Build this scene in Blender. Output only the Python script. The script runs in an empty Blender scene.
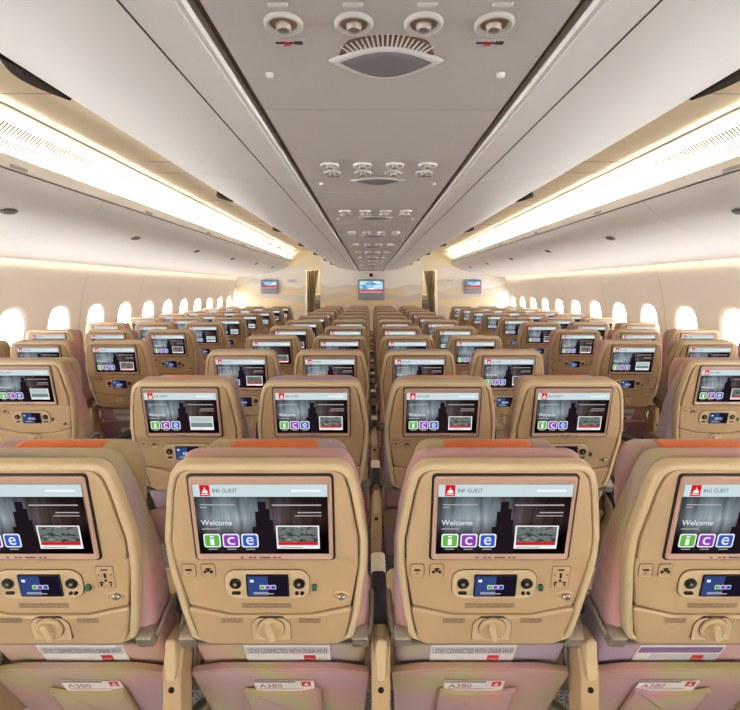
import bpy, bmesh, math, random
from mathutils import Vector, Matrix
random.seed(7)
sc = bpy.context.scene
COL = sc.collection
PI = math.pi

GL = 0.73
# ------------------------------------------------------------------ materials
def lin(c):
    out = []
    for v in c:
        v /= 255.0
        out.append(v / 12.92 if v <= 0.04045 else ((v + 0.055) / 1.055) ** 2.4)
    return (*out, 1.0)

def newmat(name):
    m = bpy.data.materials.new(name); m.use_nodes = True
    nt = m.node_tree; nt.nodes.clear()
    out = nt.nodes.new('ShaderNodeOutputMaterial')
    return m, nt, out

def N(nt, t, **kw):
    n = nt.nodes.new(t)
    for k, v in kw.items():
        if k in n.inputs.keys(): n.inputs[k].default_value = v
        else: setattr(n, k, v)
    return n

def L(nt, a, b): nt.links.new(a, b)

def solid(name, rgb, rough=0.5, metal=0.0, bump=0.0, bscale=200.0, var=0.04, spec=0.5, coat=0.0):
    """plain surface with slight procedural mottling and grain"""
    m, nt, out = newmat(name)
    b = N(nt, 'ShaderNodeBsdfPrincipled')
    b.inputs['Roughness'].default_value = rough
    b.inputs['Metallic'].default_value = metal
    b.inputs['Specular IOR Level'].default_value = spec
    b.inputs['Coat Weight'].default_value = coat
    tc = N(nt, 'ShaderNodeTexCoord')
    nz = N(nt, 'ShaderNodeTexNoise'); nz.inputs['Scale'].default_value = 9.0; nz.inputs['Detail'].default_value = 3
    L(nt, tc.outputs['Object'], nz.inputs['Vector'])
    mp = N(nt, 'ShaderNodeMapRange')
    mp.inputs['To Min'].default_value = 1 - var; mp.inputs['To Max'].default_value = 1 + var
    L(nt, nz.outputs['Fac'], mp.inputs['Value'])
    mx = N(nt, 'ShaderNodeVectorMath', operation='SCALE')
    mx.inputs[0].default_value = lin(rgb)[:3]
    L(nt, mp.outputs['Result'], mx.inputs['Scale'])
    L(nt, mx.outputs['Vector'], b.inputs['Base Color'])
    if bump > 0:
        n2 = N(nt, 'ShaderNodeTexNoise'); n2.inputs['Scale'].default_value = bscale
        L(nt, tc.outputs['Object'], n2.inputs['Vector'])
        bp = N(nt, 'ShaderNodeBump'); bp.inputs['Strength'].default_value = bump; bp.inputs['Distance'].default_value = 0.001
        L(nt, n2.outputs['Fac'], bp.inputs['Height']); L(nt, bp.outputs['Normal'], b.inputs['Normal'])
    L(nt, b.outputs[0], out.inputs[0])
    return m

def glow(name, rgb, s=1.0):
    s *= GL
    m, nt, out = newmat(name)
    e = N(nt, 'ShaderNodeEmission'); e.inputs[0].default_value = lin(rgb); e.inputs[1].default_value = s
    L(nt, e.outputs[0], out.inputs[0]); return m

def ramp(nt, stops):
    r = N(nt, 'ShaderNodeValToRGB'); cr = r.color_ramp
    while len(cr.elements) < len(stops): cr.elements.new(0.5)
    for e, (p, c) in zip(cr.elements, stops): e.position = p; e.color = lin(c)
    return r

def fabric(name, stops, scale=2.2, weave=260.0):
    m, nt, out = newmat(name)
    b = N(nt, 'ShaderNodeBsdfPrincipled'); b.inputs['Roughness'].default_value = 0.9
    b.inputs['Specular IOR Level'].default_value = 0.2
    b.inputs['Sheen Weight'].default_value = 0.25
    tc = N(nt, 'ShaderNodeTexCoord'); oi = N(nt, 'ShaderNodeObjectInfo')
    sclv = N(nt, 'ShaderNodeMath', operation='MULTIPLY'); sclv.inputs[1].default_value = 37.0
    L(nt, oi.outputs['Random'], sclv.inputs[0])
    cmb = N(nt, 'ShaderNodeCombineXYZ'); L(nt, sclv.outputs[0], cmb.inputs[0]); L(nt, sclv.outputs[0], cmb.inputs[2])
    ad = N(nt, 'ShaderNodeVectorMath', operation='ADD')
    L(nt, tc.outputs['Object'], ad.inputs[0]); L(nt, cmb.outputs[0], ad.inputs[1])
    nz = N(nt, 'ShaderNodeTexNoise'); nz.inputs['Scale'].default_value = scale; nz.inputs['Detail'].default_value = 0.5
    L(nt, ad.outputs[0], nz.inputs['Vector'])
    r = ramp(nt, stops); L(nt, nz.outputs['Fac'], r.inputs[0])
    ws = []
    for ax in ('X', 'Z'):
        w = N(nt, 'ShaderNodeTexWave', bands_direction=ax); w.inputs['Scale'].default_value = weave
        L(nt, tc.outputs['Object'], w.inputs['Vector']); ws.append(w)
    mu = N(nt, 'ShaderNodeMath', operation='ADD'); L(nt, ws[0].outputs['Fac'], mu.inputs[0]); L(nt, ws[1].outputs['Fac'], mu.inputs[1])
    mp = N(nt, 'ShaderNodeMapRange'); mp.inputs['From Max'].default_value = 2; mp.inputs['To Min'].default_value = 0.86; mp.inputs['To Max'].default_value = 1.08
    L(nt, mu.outputs[0], mp.inputs['Value'])
    sv = N(nt, 'ShaderNodeVectorMath', operation='SCALE'); L(nt, r.outputs[0], sv.inputs[0]); L(nt, mp.outputs[0], sv.inputs['Scale'])
    L(nt, sv.outputs[0], b.inputs['Base Color'])
    bp = N(nt, 'ShaderNodeBump'); bp.inputs['Strength'].default_value = 0.25; bp.inputs['Distance'].default_value = 0.0008
    L(nt, mu.outputs[0], bp.inputs['Height']); L(nt, bp.outputs[0], b.inputs['Normal'])
    L(nt, b.outputs[0], out.inputs[0]); return m

M = {}
M['tan'] = solid('seat_tan_plastic', (184, 156, 118), 0.42, bump=0.12, bscale=900)
M['tan2'] = solid('seat_tan_plastic_lower', (180, 151, 113), 0.45, bump=0.12, bscale=900)
M['rim'] = solid('seat_rim_plastic', (198, 174, 136), 0.38)
M['bezel'] = solid('screen_bezel_copper', (186, 150, 130), 0.4)
M['black'] = solid('black_plastic', (14, 13, 13), 0.35)
M['brown'] = solid('dark_brown_plastic', (52, 40, 32), 0.5)
M['label'] = solid('grey_label', (150, 128, 98), 0.6)
M['metal'] = solid('table_arm_grey', (150, 140, 126), 0.4, metal=0.5)
M['navy'] = solid('armrest_navy', (24, 26, 44), 0.5, bump=0.2, bscale=400)
M['cream'] = solid('armrest_cream', (250, 236, 204), 0.4)
M['orange'] = solid('headrest_orange', (226, 118, 62), 0.55, bump=0.15)
M['lilac'] = solid('headrest_lilac', (168, 140, 156), 0.7, bump=0.15)
M['green'] = solid('green_tab', (30, 92, 58), 0.5)
M['chrome'] = solid('chrome', (190, 182, 172), 0.2, metal=0.9)
M['fabric'] = fabric('seat_fabric', [(0.30, (158, 140, 166)), (0.43, (186, 146, 152)), (0.53, (196, 146, 138)), (0.64, (178, 160, 118)), (0.74, (164, 146, 162))])
M['fabric_head'] = fabric('headrest_fabric', [(0.32, (198, 146, 138)), (0.46, (182, 148, 150)), (0.6, (186, 166, 116)), (0.72, (172, 148, 156))], 1.6)
M['pocket'] = fabric('pocket_fabric', [(0.30, (164, 128, 140)), (0.45, (176, 130, 118)), (0.55, (160, 146, 96)), (0.70, (168, 132, 130))], 3.2)
M['cushion'] = fabric('cushion_fabric', [(0.35, (196, 150, 150)), (0.5, (216, 190, 140)), (0.65, (206, 160, 140))], 2.0)
M['frame'] = solid('seat_frame_metal', (150, 138, 118), 0.4, metal=0.6)
M['white'] = solid('white_paper', (228, 222, 216), 0.7)
M['paper_grey'] = solid('grey_paper', (196, 190, 192), 0.7)
M['paper_purple'] = solid('purple_print', (132, 96, 140), 0.6)
M['red'] = solid('red_print', (200, 26, 34), 0.55)
M['ink'] = solid('dark_print', (60, 46, 60), 0.6)
M['ink_red'] = solid('maroon_print', (150, 24, 40), 0.6)
M['panel'] = solid('ceiling_panel', (200, 194, 190), 0.45, var=0.01, spec=0.4)
M['bin'] = solid('bin_panel', (228, 224, 220), 0.38, var=0.01, spec=0.45)
M['bin_side'] = solid('side_bin_panel', (228, 223, 216), 0.55, var=0.01, spec=0.45)
M['ceil_warm'] = solid('aisle_ceiling', (242, 230, 200), 0.6, var=0.01)
M['cove'] = solid('cove_panel', (214, 206, 192), 0.6, var=0.01)
M['seam'] = solid('seam_shadow_gap', (70, 58, 50), 0.7)
M['seam_soft'] = solid('soft_seam', (170, 160, 150), 0.6)
M['slot'] = solid('slot_dark', (52, 40, 28), 0.9, spec=0.1)
M['groove'] = solid('trough_brown', (112, 86, 68), 0.5)
M['rail'] = solid('trough_rail_white', (226, 222, 216), 0.25)
M['wall'] = solid('sidewall_cream', (236, 228, 214), 0.5, var=0.015)
M['reveal'] = solid('window_reveal_reflection', (226, 190, 120), 0.3)  # golden reflections in the window reveals are put into the base colour
M['lens'] = solid('vent_lens_grey', (116, 114, 118), 0.6, bump=0.4, bscale=1500)
M['cup'] = solid('lamp_cup_bronze', (166, 150, 138), 0.38, metal=0.35)
M['spot'] = solid('spot_dark_oval', (92, 76, 68), 0.4)
M['pod'] = solid('pod_dark_brown', (44, 34, 28), 0.85, spec=0.2)
M['galley'] = solid('galley_dark_olive', (92, 80, 52), 0.5)
M['galley2'] = solid('galley_bronze', (138, 116, 70), 0.4)
M['curtain'] = fabric('curtain_gold', [(0.3, (84, 64, 36)), (0.7, (112, 86, 48))], 3.0, 120)
M['mon'] = solid('monitor_grey', (142, 142, 152), 0.4)
M['door_trim'] = solid('door_trim_ivory', (238, 230, 206), 0.4)

def carpet():
    m, nt, out = newmat('grey_flecked_carpet')
    b = N(nt, 'ShaderNodeBsdfPrincipled'); b.inputs['Roughness'].default_value = 0.95
    tc = N(nt, 'ShaderNodeTexCoord'); nz = N(nt, 'ShaderNodeTexNoise'); nz.inputs['Scale'].default_value = 130; nz.inputs['Detail'].default_value = 2
    L(nt, tc.outputs['Object'], nz.inputs['Vector'])
    r = ramp(nt, [(0.38, (66, 62, 66)), (0.5, (112, 106, 106)), (0.6, (168, 160, 154))])
    L(nt, nz.outputs[0], r.inputs[0]); L(nt, r.outputs[0], b.inputs['Base Color'])
    bp = N(nt, 'ShaderNodeBump'); bp.inputs['Strength'].default_value = 0.5; bp.inputs['Distance'].default_value = 0.004
    L(nt, nz.outputs[0], bp.inputs['Height']); L(nt, bp.outputs[0], b.inputs['Normal'])
    L(nt, b.outputs[0], out.inputs[0]); return m
M['carpet'] = carpet()

def mural():
    """printed dune mural: layered ridges, in metres of the wall"""
    m, nt, out = newmat('dune_mural')
    b = N(nt, 'ShaderNodeBsdfPrincipled'); b.inputs['Roughness'].default_value = 0.55
    tc = N(nt, 'ShaderNodeTexCoord'); sp = N(nt, 'ShaderNodeSeparateXYZ'); L(nt, tc.outputs['Object'], sp.inputs[0])
    col = None
    base = lin((240, 234, 224))
    prev = None
    layers = [(1.62, 0.42, 0.9, (218, 208, 192), 0.0), (1.50, 0.36, 1.3, (226, 208, 168), 5.0), (1.40, 0.30, 1.0, (208, 196, 184), 9.0), (1.26, 0.24, 1.6, (230, 208, 160), 14.0), (1.10, 0.2, 1.2, (214, 200, 180), 21.0)]
    for z0, amp, fr, c, off in layers:
        cb = N(nt, 'ShaderNodeCombineXYZ'); L(nt, sp.outputs[0], cb.inputs[0]); cb.inputs[1].default_value = off
        nz = N(nt, 'ShaderNodeTexNoise'); nz.inputs['Scale'].default_value = fr; nz.inputs['Detail'].default_value = 1.0
        L(nt, cb.outputs[0], nz.inputs['Vector'])
        ml = N(nt, 'ShaderNodeMath', operation='MULTIPLY_ADD'); ml.inputs[1].default_value = amp * 2; ml.inputs[2].default_value = z0 - amp
        L(nt, nz.outputs[0], ml.inputs[0])
        sb = N(nt, 'ShaderNodeMath', operation='SUBTRACT'); L(nt, ml.outputs[0], sb.inputs[0]); L(nt, sp.outputs[2], sb.inputs[1])
        mr = N(nt, 'ShaderNodeMapRange'); mr.inputs['From Min'].default_value = -0.008; mr.inputs['From Max'].default_value = 0.008
        L(nt, sb.outputs[0], mr.inputs['Value'])
        fade = N(nt, 'ShaderNodeMapRange'); fade.inputs['From Max'].default_value = 0.35; fade.inputs['To Min'].default_value = 1.0; fade.inputs['To Max'].default_value = 0.35
        L(nt, sb.outputs[0], fade.inputs['Value'])
        mm = N(nt, 'ShaderNodeMath', operation='MULTIPLY'); L(nt, mr.outputs[0], mm.inputs[0]); L(nt, fade.outputs[0], mm.inputs[1])
        mx = N(nt, 'ShaderNodeMix', data_type='RGBA')
        L(nt, mm.outputs[0], mx.inputs[0])
        if prev is None: mx.inputs[6].default_value = base
        else: L(nt, prev, mx.inputs[6])
        mx.inputs[7].default_value = lin(c); prev = mx.outputs[2]
    L(nt, prev, b.inputs['Base Color']); L(nt, b.outputs[0], out.inputs[0]); return m
M['mural'] = mural()

def aerial(name, stops, scale, s=0.8):
    m, nt, out = newmat(name)
    e = N(nt, 'ShaderNodeEmission'); e.inputs[1].default_value = s * GL
    tc = N(nt, 'ShaderNodeTexCoord')
    mpn = N(nt, 'ShaderNodeMapping'); mpn.inputs['Rotation'].default_value = (0, 0.6, 0); mpn.inputs['Scale'].default_value = (0.5, 1, 1.6)
    L(nt, tc.outputs['Object'], mpn.inputs[0])
    v = N(nt, 'ShaderNodeTexVoronoi', feature='DISTANCE_TO_EDGE'); v.inputs['Scale'].default_value = scale
    L(nt, mpn.outputs[0], v.inputs['Vector'])
    nz = N(nt, 'ShaderNodeTexNoise'); nz.inputs['Scale'].default_value = scale * 0.9; nz.inputs['Detail'].default_value = 3
    L(nt, mpn.outputs[0], nz.inputs['Vector'])
    a = N(nt, 'ShaderNodeMath', operation='MULTIPLY_ADD'); a.inputs[1].default_value = 0.9
    L(nt, v.outputs['Distance'], a.inputs[0]); L(nt, nz.outputs[0], a.inputs[2])
    r = ramp(nt, stops); L(nt, a.outputs[0], r.inputs[0]); L(nt, r.outputs[0], e.inputs[0])
    L(nt, e.outputs[0], out.inputs[0]); return m
M['map_a'] = aerial('screen_aerial_grey', [(0.45, (60, 66, 66)), (0.6, (130, 138, 132)), (0.75, (96, 106, 100)), (0.95, (190, 196, 188))], 90)
M['map_b'] = aerial('screen_aerial_teal', [(0.45, (70, 96, 88)), (0.65, (110, 120, 108)), (0.9, (150, 130, 120))], 60)
M['map_wall'] = aerial('wall_screen_map', [(0.4, (70, 130, 180)), (0.6, (150, 205, 232)), (0.85, (222, 240, 248))], 9, 1.0)

def backdrop():
    """display background: hazy blue-grey skyline glow to the left, dark brown to the right"""
    m, nt, out = newmat('screen_backdrop')
    e = N(nt, 'ShaderNodeEmission'); e.inputs[1].default_value = 1.4 * GL
    tc = N(nt, 'ShaderNodeTexCoord'); sp = N(nt, 'ShaderNodeSeparateXYZ'); L(nt, tc.outputs['Object'], sp.inputs[0])
    mx_ = N(nt, 'ShaderNodeMapRange'); mx_.inputs['From Min'].default_value = -0.145; mx_.inputs['From Max'].default_value = 0.145
    L(nt, sp.outputs[0], mx_.inputs['Value'])
    rx = ramp(nt, [(0.0, (58, 62, 66)), (0.22, (150, 162, 168)), (0.42, (128, 136, 142)), (0.6, (84, 74, 74)), (0.8, (58, 40, 38)), (1.0, (36, 24, 24))])
    L(nt, mx_.outputs[0], rx.inputs[0])
    mz = N(nt, 'ShaderNodeMapRange'); mz.inputs['From Min'].default_value = 0.972; mz.inputs['From Max'].default_value = 1.115
    L(nt, sp.outputs[2], mz.inputs['Value'])
    rz = ramp(nt, [(0.0, (56, 44, 44)), (0.3, (104, 98, 100)), (0.6, (255, 255, 255)), (0.85, (200, 204, 208)), (1.0, (150, 140, 140))])
    L(nt, mz.outputs[0], rz.inputs[0])
    m1 = N(nt, 'ShaderNodeMix', data_type='RGBA', blend_type='MULTIPLY'); m1.inputs[0].default_value = 1
    L(nt, rx.outputs[0], m1.inputs[6]); L(nt, rz.outputs[0], m1.inputs[7])
    # soft vertical skyline blocks
    mp = N(nt, 'ShaderNodeMapping'); mp.inputs['Scale'].default_value = (1, 0, 0.12); L(nt, tc.outputs['Object'], mp.inputs[0])
    nz = N(nt, 'ShaderNodeTexNoise'); nz.inputs['Scale'].default_value = 70; L(nt, mp.outputs[0], nz.inputs['Vector'])
    r2 = ramp(nt, [(0.35, (150, 150, 150)), (0.65, (255, 255, 255))]); L(nt, nz.outputs[0], r2.inputs[0])
    m2 = N(nt, 'ShaderNodeMix', data_type='RGBA', blend_type='MULTIPLY'); m2.inputs[0].default_value = 0.8
    L(nt, m1.outputs[2], m2.inputs[6]); L(nt, r2.outputs[0], m2.inputs[7])
    L(nt, m2.outputs[2], e.inputs[0]); L(nt, e.outputs[0], out.inputs[0]); return m
M['backdrop'] = backdrop()
M['s_head'] = glow('screen_header', (196, 214, 218), 1.0)
M['s_white'] = glow('screen_white', (236, 238, 240), 1.0)
M['s_line'] = glow('screen_pale_line', (176, 172, 174), 1.0)
M['s_red'] = glow('screen_red', (214, 22, 30), 1.0)
M['s_green'] = glow('screen_green', (96, 176, 66), 1.0)
M['s_purple'] = glow('screen_purple', (140, 62, 178), 1.0)
M['s_blue'] = glow('screen_blue', (52, 88, 190), 1.0)
M['s_dark'] = glow('screen_dark', (30, 22, 28), 1.0)
M['s_ink'] = glow('screen_ink', (62, 70, 78), 1.0)
M['s_sky'] = glow('screen_pale_sky', (176, 190, 190), 1.0)
M['s_sea'] = glow('screen_sea', (112, 132, 130), 1.0)
M['s_hand'] = glow('handset_screen_blue', (50, 70, 124), 1.0)
M['s_hand2'] = glow('handset_screen_dark', (26, 20, 34), 1.0)
M['lamp'] = glow('lamp_lit', (255, 246, 232), 1.6)
M['tube'] = glow('cove_tube', (255, 232, 190), 6.0)

def pane_mat():
    m, nt, out = newmat('window_pane')
    t = N(nt, 'ShaderNodeBsdfTransparent'); g = N(nt, 'ShaderNodeBsdfGlossy'); g.inputs['Roughness'].default_value = 0.05
    mx = N(nt, 'ShaderNodeMixShader'); mx.inputs[0].default_value = 0.06
    L(nt, t.outputs[0], mx.inputs[1]); L(nt, g.outputs[0], mx.inputs[2]); L(nt, mx.outputs[0], out.inputs[0]); return m
M['pane'] = pane_mat()

# ------------------------------------------------------------------ mesh builder
class MB:
    def __init__(s): s.v = []; s.f = []; s.mi = []; s.mats = []
    def slot(s, m):
        if m not in s.mats: s.mats.append(m)
        return s.mats.index(m)
    def add(s, vs, fs, m):
        o = len(s.v); k = s.slot(m)
        s.v += [tuple(p) for p in vs]
        for f in fs: s.f.append([i + o for i in f]); s.mi.append(k)
        return s
    def box(s, x0, x1, y0, y1, z0, z1, m, T=None):
        vs = [(x, y, z) for z in (z0, z1) for y in (y0, y1) for x in (x0, x1)]
        if T: vs = [T(*p) for p in vs]
        return s.add(vs, [(0, 2, 3, 1), (4, 5, 7, 6), (0, 1, 5, 4), (2, 6, 7, 3), (0, 4, 6, 2), (1, 3, 7, 5)], m)
    def plate(s, outline, prof, T, m, capb=True, capf=True, strip=False):
        """rings (inset, w[, scale]) of an outline; caps at both ends"""
        n = len(outline); cx = sum(p[0] for p in outline) / n; cy = sum(p[1] for p in outline) / n
        nrm = []
        for i in range(n):
            a = outline[i - 1]; b = outline[i]; c = outline[(i + 1) % n]
            d1 = Vector((b[0] - a[0], b[1] - a[1])); d2 = Vector((c[0] - b[0], c[1] - b[1]))
            n1 = Vector((d1.y, -d1.x)).normalized() if d1.length > 1e-9 else Vector((0, 0))
            n2 = Vector((d2.y, -d2.x)).normalized() if d2.length > 1e-9 else Vector((0, 0))
            q = n1 + n2
            if q.length < 1e-6: q = n1
            q.normalize(); k = max(0.5, q.dot(n1) if n1.length else 1); nrm.append(q / k)
        area = sum(outline[i - 1][0] * outline[i][1] - outline[i][0] * outline[i - 1][1] for i in range(n))
        sg = -1 if area > 0 else 1
        vs = []; fs = []
        for pr in prof:
            ins, w = pr[0], pr[1]; k = pr[2] if len(pr) > 2 else 1.0
            for i in range(n):
                u = outline[i][0] + sg * nrm[i].x * ins; v = outline[i][1] + sg * nrm[i].y * ins
                u = cx + (u - cx) * k; v = cy + (v - cy) * k
                vs.append(T(u, v, w))
        for r in range(len(prof) - 1):
            for i in range(n):
                j = (i + 1) % n
                fs.append((r * n + i, r * n + j, (r + 1) * n + j, (r + 1) * n + i))
        for on, o in ((capb, 0), (capf, (len(prof) - 1) * n)):
            if not on: continue
            if strip: fs += [(o + i, o + i + 1, o + n - 2 - i, o + n - 1 - i) for i in range(n // 2 - 1)]
            else: fs.append(tuple(range(o, o + n)))
        return s.add(vs, fs, m)
    def flat(s, pts, w, T, m):
        return s.add([T(u, v, w) for u, v in pts], [tuple(range(len(pts)))], m)
    def rect(s, u0, u1, v0, v1, w, T, m): return s.flat([(u0, v0), (u1, v0), (u1, v1), (u0, v1)], w, T, m)
    def tube(s, pts, r, m, seg=10, flat=1.0):
        pts = [Vector(p) for p in pts]; n = len(pts); vs = []; fs = []
        up0 = Vector((1, 0, 0))
        for i, p in enumerate(pts):
            t = (pts[min(i + 1, n - 1)] - pts[max(i - 1, 0)]).normalized()
            a = t.cross(up0)
            if a.length < 1e-3: a = t.cross(Vector((0, 0, 1)))
            a.normalize(); b = t.cross(a).normalized()
            rr = r[i] if isinstance(r, (list, tuple)) else r
            for k in range(seg):
                th = 2 * PI * k / seg
                vs.append(p + a * math.cos(th) * rr + b * math.sin(th) * rr * flat)
        for i in range(n - 1):
            for k in range(seg):
                l = (k + 1) % seg
                fs.append((i * seg + k, i * seg + l, (i + 1) * seg + l, (i + 1) * seg + k))
        fs.append(tuple(range(seg))); fs.append(tuple(range((n - 1) * seg, n * seg)))
        return s.add(vs, fs, m)
    def mesh(s, name, smooth=35, recalc=True):
        me = bpy.data.meshes.new(name); me.from_pydata(s.v, [], s.f)
        for m in s.mats: me.materials.append(M[m])
        for p, k in zip(me.polygons, s.mi): p.material_index = k
        if recalc:
            bm = bmesh.new(); bm.from_mesh(me); bmesh.ops.recalc_face_normals(bm, faces=bm.faces); bm.to_mesh(me); bm.free()
        if smooth:
            for p in me.polygons: p.use_smooth = True
            me.set_sharp_from_angle(angle=math.radians(smooth))
        me.update(); return me
    def build(s, name, parent=None, smooth=35, loc=(0, 0, 0), **kw):
        o = bpy.data.objects.new(name, s.mesh(name, smooth)); COL.objects.link(o); o.location = loc
        if parent: o.parent = parent
        for k, v in kw.items(): o[k] = v
        return o

def rpoly(pts, r, seg=6):
    """rounded polygon; r one radius or one per point"""
    n = len(pts); out = []
    for i in range(n):
        p = Vector(pts[i]); a = Vector(pts[i - 1]); c = Vector(pts[(i + 1) % n]); rr = r[i] if isinstance(r, (list, tuple)) else r
        d1 = (a - p); d2 = (c - p); l1 = d1.length; l2 = d2.length; d1.normalize(); d2.normalize()
        ang = math.acos(max(-1, min(1, d1.dot(d2))))
        if rr <= 0 or ang > PI - 0.02: out.append(tuple(p)); continue
        t = min(rr / math.tan(ang / 2), l1 * 0.49, l2 * 0.49); re = t * math.tan(ang / 2)
        bis = (d1 + d2).normalized(); ctr = p + bis * (re / math.sin(ang / 2))
        s0 = p + d1 * t - ctr; s1 = p + d2 * t - ctr
        a0 = math.atan2(s0.y, s0.x); a1 = math.atan2(s1.y, s1.x); da = (a1 - a0 + PI) % (2 * PI) - PI
        for k in range(seg + 1):
            th = a0 + da * k / seg; out.append((ctr.x + math.cos(th) * re, ctr.y + math.sin(th) * re))
    return out
def rrect(u0, u1, v0, v1, r, seg=5): return rpoly([(u0, v0), (u1, v0), (u1, v1), (u0, v1)], r, seg)
def circ(cx, cy, r, n=20, ry=None): ry = ry or r; return [(cx + r * math.cos(2 * PI * i / n), cy + ry * math.sin(2 * PI * i / n)) for i in range(n)]
def sym(half):
    """half outline (u>=0) listed bottom to top -> full counter-clockwise polygon"""
    return half + [(-u, v) for u, v in reversed(half)]

_tc = {}
def text_polys(txt, res=3):
    if txt in _tc: return _tc[txt]
    cu = bpy.data.curves.new('tmp_text', 'FONT'); cu.body = txt; cu.size = 1.0; cu.resolution_u = res
    o = bpy.data.objects.new('tmp_text', cu); COL.objects.link(o)
    dg = bpy.context.evaluated_depsgraph_get(); dg.update()
    me = bpy.data.meshes.new_from_object(o.evaluated_get(dg))
    vs = [(v.co.x, v.co.y) for v in me.vertices]; fs = [tuple(p.vertices) for p in me.polygons]
    bpy.data.objects.remove(o); bpy.data.curves.remove(cu); bpy.data.meshes.remove(me)
    _tc[txt] = (vs, fs); return vs, fs
def text(mb, txt, u0, v0, u1, v1, w, T, m):
    """text fitted into the rectangle"""
    vs, fs = text_polys(txt)
    if not vs: return
    x0 = min(p[0] for p in vs); x1 = max(p[0] for p in vs); y0 = min(p[1] for p in vs); y1 = max(p[1] for p in vs)
    mb.add([T(u0 + (x - x0) / (x1 - x0) * (u1 - u0), v0 + (y - y0) / (y1 - y0) * (v1 - v0), w) for x, y in vs], fs, m)

def empty(name, loc, label, cat, group=None):
    o = bpy.data.objects.new(name, None); COL.objects.link(o); o.location = loc; o.empty_display_size = 0.1
    o['label'] = label; o['category'] = cat
    if group: o['group'] = group
    return o
def inst(name, me, parent, loc=None, **kw):
    o = bpy.data.objects.new(name, me); COL.objects.link(o); o.parent = parent
    if loc: o.location = loc
    for k, v in kw.items(): o[k] = v
    return o

# ------------------------------------------------------------------ seat meshes (seat back tilts towards the row behind)
TILT = math.radians(15); S_, C_ = math.sin(TILT), math.cos(TILT)
def T(u, v, w):
    b = (-0.34 - v) * 0.3 if v < -0.34 else 0.0
    return (u, -S_ * v - C_ * w + b, 1.055 + C_ * v - S_ * w)
def I(u, v, w): return (u, v, w)

SHP = [(0.150, -0.372), (0.192, -0.345), (0.208, -0.255), (0.223, -0.135), (0.224, -0.06), (0.206, 0.06), (0.188, 0.130)]
SH = rpoly(sym(SHP),
           [0.02, 0.03, 0.08, 0.08, 0.08, 0.08, 0.05] + [0.05, 0.08, 0.08, 0.08, 0.08, 0.03, 0.02], 6)
PM = {}
def shell_mesh(lod):
    b = MB()
    b.plate(SH, [(0.004, -0.025), (0, -0.020), (0, -0.003), (0.0015, 0.002), (0.0045, 0.0045), (0.0125, 0.0055), (0.0155, 0.0035), (0.0175, -0.005)], T, 'rim', strip=True)
    b.plate(SH, [(0.0176, -.006), (0.0176, -0.0046)], T, 'brown', strip=True)
    return b.mesh('seat_shell')
PM['seat_shell'] = shell_mesh(0)
def TB(u, v, w):
    k = .5 if v > .02 else (1.0 if v < -.28 else 1.0 - .5 * (v + .28) / .30)
    return T(u, v, -.022 + (w + .022) * k)
def sub_outline(v0, v1, ins, dent=0.0):
    """part of the shell outline between two heights, inset"""
    def hw(v):
        pts = SHP
        for (a, va), (c, vc) in zip(pts, pts[1:]):
            if va <= v <= vc: return a + (c - a) * (v - va) / (vc - va)
        return pts[0][0] if v < pts[0][1] else pts[-1][0]
    return [(hw(v) - ins, v) for v in ([v0] + [x for x in (-0.345, -0.255, -0.135, -0.06, 0.06) if v0 < x < v1] + [v1])]
# upper moulding that carries the screen, with a small notch below the screen
h = sub_outline(-0.113, 0.1175, 0.020)
poly = [(0.022, -0.113)] + h + [(-u, v) for u, v in reversed(h)] + [(-0.022, -0.113), (0.0, -0.126)]
rad = [0.004] + [0.008] + [0.05] * (len(h) - 2) + [0.035] + [0.035] + [0.05] * (len(h) - 2) + [0.008] + [0.004, 0.006]
b = MB(); b.plate(rpoly(poly, rad, 4), [(0, -0.006), (0, 0.007), (0.003, 0.0105), (0.007, 0.0115)], T, 'tan'); PM['monitor_housing'] = b.mesh('monitor_housing')
# control panel band
h = sub_outline(-0.262, -0.114, 0.019)
b = MB(); pts = [(0.09, -0.272), (0.186, -0.246)] + [q for q in h[1:] if q[1] > -.24]
b.plate(rpoly(sym(pts), 0.006, 3), [(0, -0.006), (0, 0.000), (0.003, 0.0025)], T, 'tan2'); PM['control_panel'] = b.mesh('control_panel')
# tray table
b = MB(); pts = [(0.142, -0.366), (0.170, -0.350), (0.190, -0.250), (0.092, -0.2755)]
b.plate(rpoly(sym(pts), [0.012, 0.01, 0.006, 0.01] + [0.01, 0.006, 0.01, 0.012], 3), [(0, -0.006), (0, 0.003), (0.004, 0.0075)], T, 'tan2'); PM['tray_table'] = b.mesh('tray_table')
def raised_label(u0, u1, v0, v1, w, txt, name):
    b = MB(); b.plate(rrect(u0, u1, v0, v1, 0.002, 2), [(0, w - 0.001), (0, w + 0.0006)], T, 'label')
    n = len(txt)
    for i, t in enumerate(txt):
        hgt = (v1 - v0) / n; text(b, t, u0 + 0.004, v1 - (i + 0.8) * hgt, u1 - 0.004, v1 - (i + 0.25) * hgt, w + 0.0008, T, 'brown')
    return b.mesh(name, smooth=0)
PM['placard_a'] = raised_label(-0.066, 0.05, -0.2535, -0.2395, 0.0025, ['FASTEN SEAT BELT WHILE SEATED', 'LIFE VEST UNDER SEAT'], 'placard')
PM['placard_b'] = raised_label(-0.116, -0.064, -0.292, -0.278, 0.0075, ['TABLE', 'STOWED'], 'placard')
PM['placard_c'] = raised_label(0.064, 0.116, -0.292, -0.278, 0.0075, ['TABLE', 'STOWED'], 'placard')
b = MB(); b.plate(rpoly([(-0.0462, -0.3432), (0.0462, -0.3432), (0.0462, -0.2945), (0.0328, -0.2763), (-0.0328, -0.2763), (-0.0462, -0.2945)], [0.005, 0.005, 0.02, 0.03, 0.03, 0.02], 5), [(0, .004), (0, .0083)], T, 'brown')
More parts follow.
